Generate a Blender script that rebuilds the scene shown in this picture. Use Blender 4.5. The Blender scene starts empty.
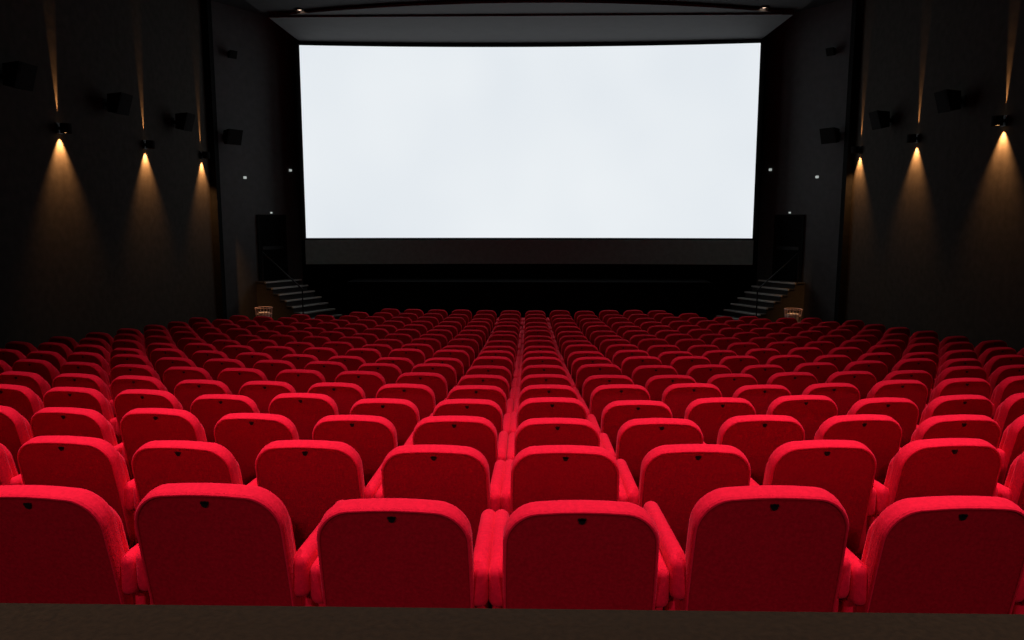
import bpy, bmesh, math, random
from mathutils import Vector, Matrix
random.seed(4)
E = 3.13          # eye height above the front (lowest) floor
W = 9.0           # half width of the auditorium
R = 22.0          # row curvature
PITCH = 0.58
NROWS = 18
sc = bpy.context.scene
sc.view_settings.view_transform = 'Standard'
col = sc.collection

# ------------------------------------------------------------ materials
def mat(name, color, rough=0.8, noise=0.0, nscale=40, bump=0.0, sheen=0.0, spec=0.3, metal=0.0, emis=None, estr=1.0):
    m = bpy.data.materials.new(name); m.use_nodes = True
    nt = m.node_tree; b = nt.nodes['Principled BSDF']
    b.inputs['Base Color'].default_value = (*color, 1)
    b.inputs['Roughness'].default_value = rough
    b.inputs['Metallic'].default_value = metal
    b.inputs['Specular IOR Level'].default_value = spec
    if sheen:
        b.inputs['Sheen Weight'].default_value = sheen
        b.inputs['Sheen Roughness'].default_value = 0.4
        b.inputs['Sheen Tint'].default_value = (1.0, 0.12, 0.24, 1)
    if noise or bump:
        tc = nt.nodes.new('ShaderNodeTexCoord')
        n = nt.nodes.new('ShaderNodeTexNoise'); n.inputs['Scale'].default_value = nscale
        n.inputs['Detail'].default_value = 5
        nt.links.new(tc.outputs['Object'], n.inputs['Vector'])
        if noise:
            r = nt.nodes.new('ShaderNodeValToRGB')
            r.color_ramp.elements[0].position = .3; r.color_ramp.elements[1].position = .7
            r.color_ramp.elements[0].color = (*[c*(1-noise) for c in color], 1)
            r.color_ramp.elements[1].color = (*[min(1, c*(1+noise)) for c in color], 1)
            nt.links.new(n.outputs['Fac'], r.inputs['Fac'])
            nt.links.new(r.outputs['Color'], b.inputs['Base Color'])
        if bump:
            bp = nt.nodes.new('ShaderNodeBump'); bp.inputs['Strength'].default_value = bump
            bp.inputs['Distance'].default_value = .01
            nt.links.new(n.outputs['Fac'], bp.inputs['Height'])
            nt.links.new(bp.outputs['Normal'], b.inputs['Normal'])
    if emis:
        b.inputs['Emission Color'].default_value = (*emis, 1)
        b.inputs['Emission Strength'].default_value = estr
    return m

M_RED   = mat('red_velour', (.76, .007, .034), .85, .10, 70, .2, sheen=.22, spec=.06)
M_PANEL = mat('red_back_fabric', (.38, .003, .014), .9, .16, 90, .2, sheen=.04, spec=.05)
M_BLACKP= mat('black_plastic', (.006, .005, .005), .5)
M_MATTE = mat('speaker_black', (.009, .0085, .008), .95, spec=.05)
M_METAL = mat('dark_steel', (.02, .02, .02), .5, metal=.6)
M_WALL  = mat('wall_fabric', (.034, .031, .027), .95, .15, 6, .2, spec=.05)
M_WALL2 = mat('proscenium_fabric', (.078, .080, .080), .95, .10, 5, .2, spec=.05)
M_CEIL  = mat('ceiling_black', (.02, .02, .02), .9, .2, 3)
M_SOFF  = mat('soffit_plaster', (.058, .058, .058), .85, .06, 3)
M_SOFF2 = mat('soffit_edge', (.10, .10, .10), .85, .06, 3)
M_CARP  = mat('black_carpet', (.012, .009, .009), .98, .4, 50, .3, spec=.05)
M_STAGE = mat('stage_black', (.005, .005, .005), .95, .3, 9, spec=.05)
M_STEP  = mat('step_edge_grey', (.50, .49, .46), .7, .1, 20)
M_STEPD = mat('step_tread', (.035, .034, .032), .85, .2, 20)
M_WOOD  = mat('dark_wood', (.017, .009, .0045), .8, .25, 60, .2, spec=.08)
M_SKIRT = mat('grey_masking', (.30, .48, .49), .95, .1, 8)
M_WHITE = mat('white_plastic', (.7, .7, .7), .5, emis=(.9, 1, .95), estr=.35)
M_WARM  = mat('warm_lens', (1, .7, .4), .4, emis=(1, .50, .18), estr=4)
M_DLENS = mat('downlight_lens', (1, .9, .8), .4, emis=(1, .70, .52), estr=4)
M_BIN   = mat('bin_wire', (.55, .38, .36), .5)
M_PAPER = mat('paper', (.7, .62, .58), .9, .1, 10)

# screen: bright projected white with a very slight unevenness
M_SCR = bpy.data.materials.new('projected_white'); M_SCR.use_nodes = True
nt = M_SCR.node_tree; nt.nodes.clear()
o = nt.nodes.new('ShaderNodeOutputMaterial'); e = nt.nodes.new('ShaderNodeEmission')
tc = nt.nodes.new('ShaderNodeTexCoord'); nz = nt.nodes.new('ShaderNodeTexNoise'); nz.inputs['Scale'].default_value = .2
rp = nt.nodes.new('ShaderNodeValToRGB')
rp.color_ramp.elements[0].position = .25; rp.color_ramp.elements[1].position = .75
rp.color_ramp.elements[0].color = (.75, .80, .85, 1); rp.color_ramp.elements[1].color = (.84, .88, .91, 1)
nt.links.new(tc.outputs['Object'], nz.inputs['Vector']); nt.links.new(nz.outputs['Fac'], rp.inputs['Fac'])
nt.links.new(rp.outputs['Color'], e.inputs['Color']); e.inputs['Strength'].default_value = 1.0
nt.links.new(e.outputs[0], o.inputs[0])

# ------------------------------------------------------------ mesh helpers
class MB:
    def __init__(s): s.v = []; s.f = []; s.m = []; s.mats = []; s.sm = []
    def mi(s, m):
        if m not in s.mats: s.mats.append(m)
        return s.mats.index(m)
    def add(s, vs, fs, m, T=None, smooth=False):
        b = len(s.v)
        for v in vs:
            v = Vector(v)
            if T is not None: v = T @ v
            s.v.append(tuple(v))
        k = s.mi(m)
        for f in fs:
            s.f.append([b+i for i in f]); s.m.append(k); s.sm.append(smooth)
    def box(s, x0, x1, y0, y1, z0, z1, m, T=None, bev=0.0):
        if bev <= 0:
            vs = [(x, y, z) for z in (z0, z1) for y in (y0, y1) for x in (x0, x1)]
            s.add(vs, [(0,2,3,1),(4,5,7,6),(0,1,5,4),(2,6,7,3),(0,4,6,2),(1,3,7,5)], m, T)
        else:
            bm = bmesh.new(); bmesh.ops.create_cube(bm, size=1)
            bmesh.ops.scale(bm, vec=(x1-x0, y1-y0, z1-z0), verts=bm.verts)
            bmesh.ops.translate(bm, vec=((x0+x1)/2, (y0+y1)/2, (z0+z1)/2), verts=bm.verts)
            bmesh.ops.bevel(bm, geom=bm.edges[:], offset=bev, segments=4, profile=.5, affect='EDGES')
            bm.verts.index_update()
            s.add([v.co[:] for v in bm.verts], [[v.index for v in f.verts] for f in bm.faces], m, T, True)
            bm.free()
    def cyl(s, p0, p1, r0, r1, m, n=16, T=None, caps=True):
        p0 = Vector(p0); p1 = Vector(p1); d = (p1-p0).normalized()
        a = d.orthogonal().normalized(); b = d.cross(a)
        vs = []
        for p, r in ((p0, r0), (p1, r1)):
            for i in range(n):
                t = 2*math.pi*i/n; vs.append(p + a*math.cos(t)*r + b*math.sin(t)*r)
        s.add(vs, [(i, (i+1) % n, n+(i+1) % n, n+i) for i in range(n)], m, T, True)
        if caps:
            s.add(vs[:n], [list(range(n))[::-1]], m, T); s.add(vs[n:], [list(range(n))], m, T)
    def obj(s, name, loc=(0,0,0), rot=(0,0,0), parent=None):
        me = bpy.data.meshes.new(name); me.from_pydata(s.v, [], s.f)
        for m in s.mats: me.materials.append(m)
        me.polygons.foreach_set('material_index', s.m); me.polygons.foreach_set('use_smooth', s.sm)
        me.update()
        ob = bpy.data.objects.new(name, me); col.objects.link(ob)
        ob.location = loc; ob.rotation_euler = rot
        if parent: ob.parent = parent
        return ob

def rrect(wt, wb, z0, z1, rt, rb, nc=8):
    pts = []
    for cx, cz, r, a0 in ((wb-rb, z0+rb, rb, -90), (wt-rt, z1-rt, rt, 0), (-wt+rt, z1-rt, rt, 90), (-wb+rb, z0+rb, rb, 180)):
        for i in range(nc+1):
            a = math.radians(a0+90*i/nc); pts.append((cx+r*math.cos(a), cz+r*math.sin(a)))
    out = []
    m = len(pts)
    for i in range(m):           # subdivide the long straight runs so that the crown is smooth
        a = pts[i]; b = pts[(i+1) % m]; out.append(a)
        if math.dist(a, b) > .08:
            for q in (1, 2, 3): out.append((a[0]+(b[0]-a[0])*q/4, a[1]+(b[1]-a[1])*q/4))
    return out

def slab(mb, prof, T, wt, wb, z0, z1, rt, rb, crown=0.0, belly=0.0):
    rings = []
    for ins, y, m in prof:
        pts = rrect(wt, wb, z0, z1, rt, rb)
        cz = (z0+z1)/2; hx = wt; hz = (z1-z0)/2
        fx = (hx-ins)/hx; fz = (hz-ins)/hz
        ring = []
        for x, z in pts:
            x2 = x*fx; z2 = cz+(z-cz)*fz
            x2 *= 1 + belly*(1-((z-cz)/hz)**2)
            z2 += crown*(1-(x/wt)**2) if z > cz+hz*.3 else 0
            ring.append((x2, y, z2))
        rings.append(ring)
    n = len(rings[0])
    mb.add(rings[0], [list(range(n))], prof[0][2], T)
    for k in range(len(rings)-1):
        vs = rings[k]+rings[k+1]
        mb.add(vs, [(i, n+i, n+(i+1) % n, (i+1) % n) for i in range(n)], prof[k][2], T, True)
    mb.add(rings[-1], [list(range(n))[::-1]], prof[-1][2], T)

# ------------------------------------------------------------ cinema seat
def build_seat():
    mb = MB()
    lean = math.radians(13)
    T = Matrix.Translation((0, .135, .36)) @ Matrix.Rotation(lean, 4, 'X')
    H = .60
    prof = [(.022, .004, M_PANEL), (.014, .002, M_PANEL), (.0115, -.001, M_RED), (.009, -.004, M_RED), (.005, -.003, M_RED),
            (.0015, .004, M_RED), (0, .014, M_RED), (0, .045, M_RED), (.003, .060, M_RED), (.012, .074, M_RED), (.032, .086, M_RED), (.08, .092, M_RED)]
    slab(mb, prof, T, .238, .240, 0, H-.012, .098, .06, crown=.018, belly=.02)
    # dark half-round pull notch in the upper part of the back
    mb.cyl((0, -.001, H-.034), (0, .012, H-.034), .0105, .0105, M_BLACKP, 14, T)
    mb.box(-.0125, .0125, -.001, .012, H-.032, H-.025, M_BLACKP, T)
    # front cushion of the back
    prof3 = [(.02, .055, M_RED), (.004, .062, M_RED), (0, .075, M_RED), (0, .095, M_RED), (.008, .112, M_RED), (.03, .124, M_RED), (.07, .13, M_RED)]
    slab(mb, prof3, T, .228, .234, .02, H-.075, .09, .05, crown=.012)
    # seat cushion (folded down)
    prof2 = [(.03, -.0, M_BLACKP), (.008, .006, M_BLACKP), (0, .02, M_RED), (0, .07, M_RED), (.006, .09, M_RED), (.02, .104, M_RED), (.05, .112, M_RED)]
    T2 = Matrix.Translation((0, .17, .36)) @ Matrix(((1,0,0,0),(0,0,1,0),(0,1,0,0),(0,0,0,1)))
    slab(mb, prof2, T2, .230, .230, 0, .47, .07, .03)
    # two padded armrests and side standards
    for s in (-1, 1):
        cx = s*.258
        mb.box(cx-.031, cx+.031, .08, .60, .585, .725, M_RED, None, .030)
        mb.box(cx-.022, cx+.022, .14, .52, .24, .60, M_RED, None, .016)
        mb.box(cx-.014, cx+.014, .24, .42, .0, .28, M_METAL)
        mb.box(cx-.022, cx+.022, .18, .50, 0, .012, M_METAL)
    mb.cyl((-.26, .30, .33), (.26, .30, .33), .02, .02, M_METAL, 10)
    mb.box(-.06, .06, .16, .34, .30, .37, M_METAL)
    mb.box(-.20, .20, .145, .175, .33, .45, M_METAL)
    return mb

def hdrop(n): return .886 + .125*n - .00287*n*n
seat0 = build_seat().obj('cinema_seat')
seat_mesh = seat0.data
seat_mesh.name = 'cinema_seat_mesh'
bpy.data.objects.remove(seat0)
row_y = [2.32 + .9*n for n in range(NROWS)]
row_y[0] = 2.19
row_z = [E - hdrop(n) - .953 for n in range(NROWS)]
row_z[0] = E - .876 - .953
kmax = {13: 12, 14: 11, 15: 9, 16: 7, 17: 6}
first_dz = {-3: .02, -2: .05, -1: .004, 0: .004, 1: .06, 2: .015}
for n in range(NROWS):
    km = kmax.get(n, 12)
    for k in range(-km, km):
        s = -.125 + PITCH*(k+.5)
        a = s/R
        x = R*math.sin(a); y = row_y[n] + R*(1-math.cos(a))
        ob = bpy.data.objects.new('cinema_seat', seat_mesh); col.objects.link(ob)
        j = random.uniform(-1, 1)
        sz = 1 + .014*random.uniform(-1, 1)
        if n == 0: sz = 1 + first_dz.get(k, 0)*.9; j *= .3
        ob.location = (x, y + .015*j, row_z[n])
        ob.scale = (1, 1, sz)
        ob.rotation_euler = (0, 0, a + math.radians(1.0)*j)

# ------------------------------------------------------------ terraced floor
fl = MB()
NX = 36
def arc(y0, x): return y0 + (R - math.sqrt(R*R - x*x))
xs = [-W + 2*W*i/NX for i in range(NX+1)]
def strip(mb, ya, za, yb, zb, m):
    vs = [(x, ya(x), za) for x in xs] + [(x, yb(x), zb) for x in xs]
    mb.add(vs, [(i, i+1, NX+2+i, NX+1+i) for i in range(NX)], m)
zback = E-1.62
strip(fl, lambda x: -3.0, zback, lambda x: 1.6, zback, M_CARP)
strip(fl, lambda x: 1.6, zback, lambda x: 1.6, row_z[0], M_CARP)
strip(fl, lambda x: 1.6, row_z[0], lambda x: arc(row_y[1]-.10, x), row_z[0], M_CARP)
for n in range(1, NROWS):
    y0 = row_y[n]-.10; y1 = row_y[n]+.80
    strip(fl, lambda x, y=y0: arc(y, x), row_z[n-1], lambda x, y=y0: arc(y, x), row_z[n], M_CARP)
    if n < NROWS-1:
        strip(fl, lambda x, y=y0: arc(y, x), row_z[n], lambda x, y=y1: arc(y, x), row_z[n], M_CARP)
    else:
        strip(fl, lambda x, y=y0: arc(y, x), row_z[n], lambda x: 25.0, row_z[n], M_CARP)
fl.obj('floor')
ZF = row_z[-1]

# ------------------------------------------------------------ room shell
ZC = E+6.0
def wall_seg(name, p, q, z0, z1, m, th=.15):
    p = Vector((*p, 0)); q = Vector((*q, 0)); d = (q-p); L = d.length
    ang = math.atan2(d.y, d.x)
    mb = MB(); mb.box(0, L, 0, th, z0, z1, m)
    return mb.obj(name, (p.x, p.y, 0), (0, 0, ang))
ZB = ZF-.05
wall_seg('wall_left', (-W, -3), (-W, 21.9), ZB, ZC, M_WALL)
wall_seg('wall_right', (W, 21.9), (W, -3), ZB, ZC, M_WALL)
wall_seg('wall_front_left', (-W, 21.9), (-7.35, 24.6), ZB, ZC, M_WALL2)
wall_seg('wall_front_right', (7.35, 24.6), (W, 21.9), ZB, ZC, M_WALL2)
wall_seg('wall_front', (-7.35, 24.6), (7.35, 24.6), ZB, ZC, M_STAGE)
wall_seg('wall_back', (W, -3), (-W, -3), ZB, ZC, M_WALL)
mb = MB(); mb.box(-W-.2, W+.2, -3.2, 25, ZC, ZC+.15, M_CEIL); mb.obj('ceiling')

# soffits above the screen
mb = MB()
n = 28; X = 6.7
front = [(-X+2*X*i/n) for i in range(n+1)]
def sy(x): return 21.2 - 1.1*(1-(x/X)**2)
zl, zt = E+5.36, E+5.42
vs = [(x, sy(x), zl) for x in front]+[(x, 21.25, zl) for x in front]+[(x, sy(x), zt) for x in front]
N = n+1
mb.add(vs, [(i, N+i, N+i+1, i+1) for i in range(n)], M_SOFF)
mb.add(vs, [(i, i+1, 2*N+i+1, 2*N+i) for i in range(n)], M_SOFF2)
mb.box(-7.0, 7.0, 21.2, 24.58, E+5.31, E+5.60, M_SOFF)
mb.box(-X, X, 21.17, 21.22, E+5.305, E+5.345, M_SOFF2)
mb.obj('ceiling_soffit')
mb = MB(); mb.box(-7.2, 7.2, 18.6, 21.19, E+5.45, E+5.60, M_CEIL); mb.obj('ceiling_panel')

def add_spot(name, loc, target, energy, color, angle, blend, radius, parent=None):
    L = bpy.data.lights.new(name, 'SPOT'); L.energy = energy; L.color = color
    L.spot_size = math.radians(angle); L.spot_blend = blend; L.shadow_soft_size = radius
    ob = bpy.data.objects.new(name, L); col.objects.link(ob); ob.location = loc
    d = Vector(target)-Vector(loc); ob.rotation_euler = d.to_track_quat('-Z', 'Y').to_euler()
    if parent:
        ob.parent = parent; ob.matrix_parent_inverse = parent.matrix_basis.inverted()
    return ob

def downlight(x, y, z, energy, ang, target=None, color=(1, .9, .82), lens=M_DLENS):
    mb = MB()
    mb.cyl((0, 0, -.05), (0, 0, 0), .11, .13, M_BLACKP, 20, caps=False)
    mb.cyl((0, 0, -.012), (0, 0, -.0), .075, .075, lens, 20)
    mb.cyl((0, 0, -.004), (0, 0, 0), .12, .12, M_BLACKP, 20)
    ob = mb.obj('ceiling_downlight', (x, y, z))
    if energy:
        add_spot('downlight_lamp', (x, y, z-.06), target or (x, y, 0), energy, color, ang, .9, .08, ob)
downlight(-6.07, 20.9, E+5.45, 45, 95)
downlight(6.15, 20.95, E+5.45, 45, 95)
for y, en in ((3.1, 1300), (7.2, 440), (12.0, 150), (16.5, 65)):  # out-of-view downlights added over the rows to brighten the seats
    for x in (-3.2, 0, 3.2):
        downlight(x, y, ZC, en, 64)
# unseen spotlights added on the back wall to light the seat backs
for x in (-2.5, 2.5):
    m2 = MB()
    m2.cyl((0, 0, 0), (0, .22, -.10), .07, .09, M_BLACKP, 18)
    m2.cyl((0, .221, -.1005), (0, .225, -.102), .075, .075, M_DLENS, 18)
    m2.box(-.03, .03, -.10, .05, -.03, .10, M_METAL)
    ob = m2.obj('added_rear_spotlight', (x, -2.9, E+2.2))
    add_spot('added_rear_lamp', (x, -2.6, E+2.05), (x*.5, 3.2, E-1.3), 240, (1, .88, .82), 58, 1.0, .12, ob)

# ------------------------------------------------------------ screen, skirt, stage
def curved(name, hw, z0, z1, yc, ye, m, ofs=0, th=.03, n=32):
    mb = MB(); vs = []
    for yy in (0, th):
        for i in range(n+1):
            x = -hw+2*hw*i/n; y = ye+(yc-ye)*(1-(x/hw)**2)+yy+ofs
            vs += [(x, y, z0), (x, y, z1)]
    K = 2*(n+1); fs = []
    for i in range(n):
        a = 2*i
        fs += [(a, a+2, a+3, a+1), (K+a, K+a+1, K+a+3, K+a+2), (a+1, a+3, K+a+3, K+a+1), (a, K+a, K+a+2, a+2)]
    fs += [(0, 1, K+1, K), (K-2, 2*K-2, 2*K-1, K-1)]
    mb.add(vs, fs, m); return mb.obj(name, (-.02, 0, 0))
curved('projection_screen', 6.96, E-.655, E+5.17, 24.25, 23.85, M_SCR)
curved('screen_masking', 7.12, E-.72, E+5.27, 24.29, 23.89, M_STAGE, .01)
curved('screen_skirt', 7.0, E-1.48, E-.72, 24.25, 23.85, M_SKIRT)
mb = MB(); mb.box(-5.5, 5.5, 22.9, 24.55, ZF, E-1.95, M_STAGE); mb.obj('stage_platform')

# ------------------------------------------------------------ doors, steps, wall bits on angled walls
P0 = Vector((-W, 21.9)); P1 = Vector((-7.35, 24.6)); dirw = (P1-P0).normalized(); nrm = Vector((dirw.y, -dirw.x))
def side_T(sgn, t, z):
    """local frame: x along wall (towards the screen), y = out of the wall into the room, z up"""
    p = P0 + (P1-P0)*t
    M = Matrix(((dirw.x, nrm.x, 0, p.x), (dirw.y, nrm.y, 0, p.y), (0, 0, 1, z), (0, 0, 0, 1)))
    if sgn > 0: M = Matrix.Scale(-1, 4, (1, 0, 0)) @ M
    return M
def place(mb, name, M):
    det = M.to_3x3().determinant()
    mb.v = [tuple(M @ Vector(v)) for v in mb.v]
    if det < 0: mb.f = [f[::-1] for f in mb.f]
    o = Vector(M.translation); mb.v = [tuple(Vector(v)-o) for v in mb.v]
    return mb.obj(name, o)
zd = E-1.95
for sgn, nm in ((-1, 1), (1, 2)):
    mb = MB()
    mb.box(-.48, .48, 0.005, .03, 0, 1.95, M_STAGE)
    mb.box(-.55, -.48, 0.005, .05, 0, 2.02, M_MATTE); mb.box(.48, .55, 0.005, .05, 0, 2.02, M_MATTE); mb.box(-.55, .55, 0.005, .05, 1.95, 2.02, M_MATTE)
    mb.box(-.40, .40, .03, .05, .95, 1.05, M_METAL)
    mb.cyl((.40, .03, 1.0), (.40, .09, 1.0), .015, .015, M_METAL)
    place(mb, 'door_%d' % nm, side_T(sgn, .62, zd))
    mb = MB(); ns = 7; rise = (zd-ZF)/ns; run = .29
    for i in range(ns):
        ztop = zd - i*rise
        d0 = .02 if i == 0 else .02+.45+run*(i-1); d1 = .02+.45+run*i
        mb.box(-.68, .68, d0 if i else .02, d1, ZF, ztop-.03, M_STEPD)
        mb.box(-.70, .70, d0, d1+.02, ztop-.03, ztop-.005, M_STEPD)
        mb.box(-.70, .70, d1-.04, d1+.025, ztop-.04, ztop, M_STEP)
    M = side_T(sgn, .62, 0)
    place(mb, 'stage_steps', M)
    mb = MB()
    mb.cyl((-.64, .3, zd), (-.64, .3, zd+.9), .02, .02, M_METAL, 10)
    mb.cyl((-.64, 2.0, ZF+.17), (-.64, 2.0, ZF+1.05), .02, .02, M_METAL, 10)
    mb.cyl((-.64, .3, zd+.9), (-.64, 2.0, ZF+1.05), .022, .022, M_METAL, 10)
    place(mb, 'stair_handrail', M)
    for t, z, s in ((.33, E+1.16, .045), (.88, E+1.46, .045), (.62, E+.13, .03)):
        mb = MB(); mb.box(-s, s, 0.005, .05, -s*.8, s*.8, M_WHITE, None, .01)
        place(mb, 'emergency_light', side_T(sgn, t, z))
    mb = MB()
    for zz, r in ((0, .13), (.12, .145), (.24, .16), (.35, .175)):
        for i in range(16):
            a, b = 2*math.pi*i/16, 2*math.pi*(i+1)/16
            mb.cyl((r*math.cos(a), r*math.sin(a), zz+.01), (r*math.cos(b), r*math.sin(b), zz+.01), .008, .008, M_BIN, 6)
    for i in range(16):
        a = 2*math.pi*i/16
        mb.cyl((.13*math.cos(a), .13*math.sin(a), 0), (.175*math.cos(a), .175*math.sin(a), .36), .006, .006, M_BIN, 6)
    mb.cyl((0, 0, 0), (0, 0, .02), .13, .13, M_BIN, 16)
    mb.cyl((0, 0, .02), (0, 0, .28), .10, .12, M_PAPER, 9)
    mb.v = [(x*1.35, y*1.35, z*1.6) for x, y, z in mb.v]
    mb.obj('waste_basket', (-7.52 if sgn < 0 else 7.42, 21.3, ZF))

# ------------------------------------------------------------ sconces & speakers
def sconce(sgn, y, z):
    mb = MB()
    mb.box(0.002, .02, -.09, .09, -.10, .10, M_BLACKP)
    mb.box(.02, .08, -.03, .03, -.03, .03, M_BLACKP)
    mb.cyl((.14, 0, -.09), (.14, 0, .09), .10, .10, M_MATTE, 24, caps=False)
    mb.cyl((.14, 0, -.070), (.14, 0, .070), .098, .098, M_MATTE, 24)
    mb.cyl((.14, 0, .070), (.14, 0, .076), .04, .04, M_WARM, 16)
    mb.cyl((.12, 0, -.076), (.12, 0, -.070), .055, .055, M_WARM, 16)
    ob = mb.obj('wall_sconce', (sgn*W, y, z), (0, 0, 0 if sgn < 0 else math.pi))
    c = (1, .43, .14)
    xd = sgn*(W-.09); xu = sgn*(W-.030)
    add_spot('sconce_down', (xd, y, z-.095), (xd+sgn*.10, y, z-.10-1.0), 780, c, 72, .9, .012, ob)
    add_spot('sconce_up', (xu, y, z+.105), (xu+sgn*.015, y, z+.105+1.0), 1200, c, 13, .9, .006, ob)
for sgn in (-1, 1):
    for y in ((14.72, 18.0, 21.1) if sgn < 0 else (14.95, 18.2, 21.25)):
        sconce(sgn, y, E+(1.68 if sgn < 0 else 1.80))

def speaker(name, M, s=1.0):
    mb = MB()
    f = [(-.24, .38, -.20), (.24, .38, -.20), (.24, .50, .22), (-.24, .50, .22)]
    b = [(-.17, .14, -.16), (.17, .14, -.16), (.17, .16, .20), (-.17, .16, .20)]
    vs = [tuple(c*s for c in v) for v in f+b]
    mb.add(vs, [(0,3,2,1),(4,5,6,7),(0,1,5,4),(2,3,7,6),(1,2,6,5),(3,0,4,7)], M_MATTE)
    g = [(-.20, .392, -.165), (.20, .392, -.165), (.20, .502, .185), (-.20, .502, .185)]
    mb.add([tuple(c*s for c in v) for v in g], [(0,3,2,1)], M_MATTE)
    mb.box(-.03*s, .03*s, 0.005, .17*s, -.03*s, .05*s, M_MATTE); mb.box(-.08*s, .08*s, 0.005, .015, -.10*s, .12*s, M_MATTE)
    return place(mb, name, M)
for sgn in (-1, 1):
    for y in (6.9, 10.0, 13.2, 16.4, 19.5):
        M = Matrix(((0, 1, 0, -W), (1, 0, 0, y), (0, 0, 1, E+2.36), (0, 0, 0, 1)))
        if sgn > 0: M = Matrix.Scale(-1, 4, (1, 0, 0)) @ M
        speaker('wall_speaker', M)
    speaker('wall_speaker', side_T(sgn, .14, E+2.25))
    speaker('wall_speaker', side_T(sgn, .22, E+4.60), .5)

k = 1
for sgn in (-1, 1):
    mb = MB(); mb.box(-.10, .08, 21.60, 21.88, ZF, ZC, M_STAGE); mb.obj('trim_%d' % k, (sgn*(W-.10), 0, 0)); k += 1

# parapet behind the last row of seats (in front of the camera position)
mb = MB()
mb.box(-W+.02, W-.02, 1.42, 1.58, zback-.4, E-.99, M_WALL)
mb.box(-W+.02, W-.02, 1.34, 1.66, E-.955, E-.898, M_WOOD, None, .01)
mb.box(-W+.02, W-.02, 1.42, 1.58, E-1.0, E-.95, M_WOOD)
mb.obj('parapet_wall')

w = bpy.data.worlds.new('World'); sc.world = w; w.use_nodes = True
w.node_tree.nodes['Background'].inputs[0].default_value = (.02, .02, .022, 1)
w.node_tree.nodes['Background'].inputs[1].default_value = .2

cam = bpy.data.cameras.new('Camera'); cam.lens = 760/1024*36; cam.sensor_width = 36
co = bpy.data.objects.new('Camera', cam); col.objects.link(co)
co.location = (0, 0, E); co.rotation_euler = (math.radians(90-7.72), 0, math.radians(1.24))
cam.clip_end = 200
sc.camera = co
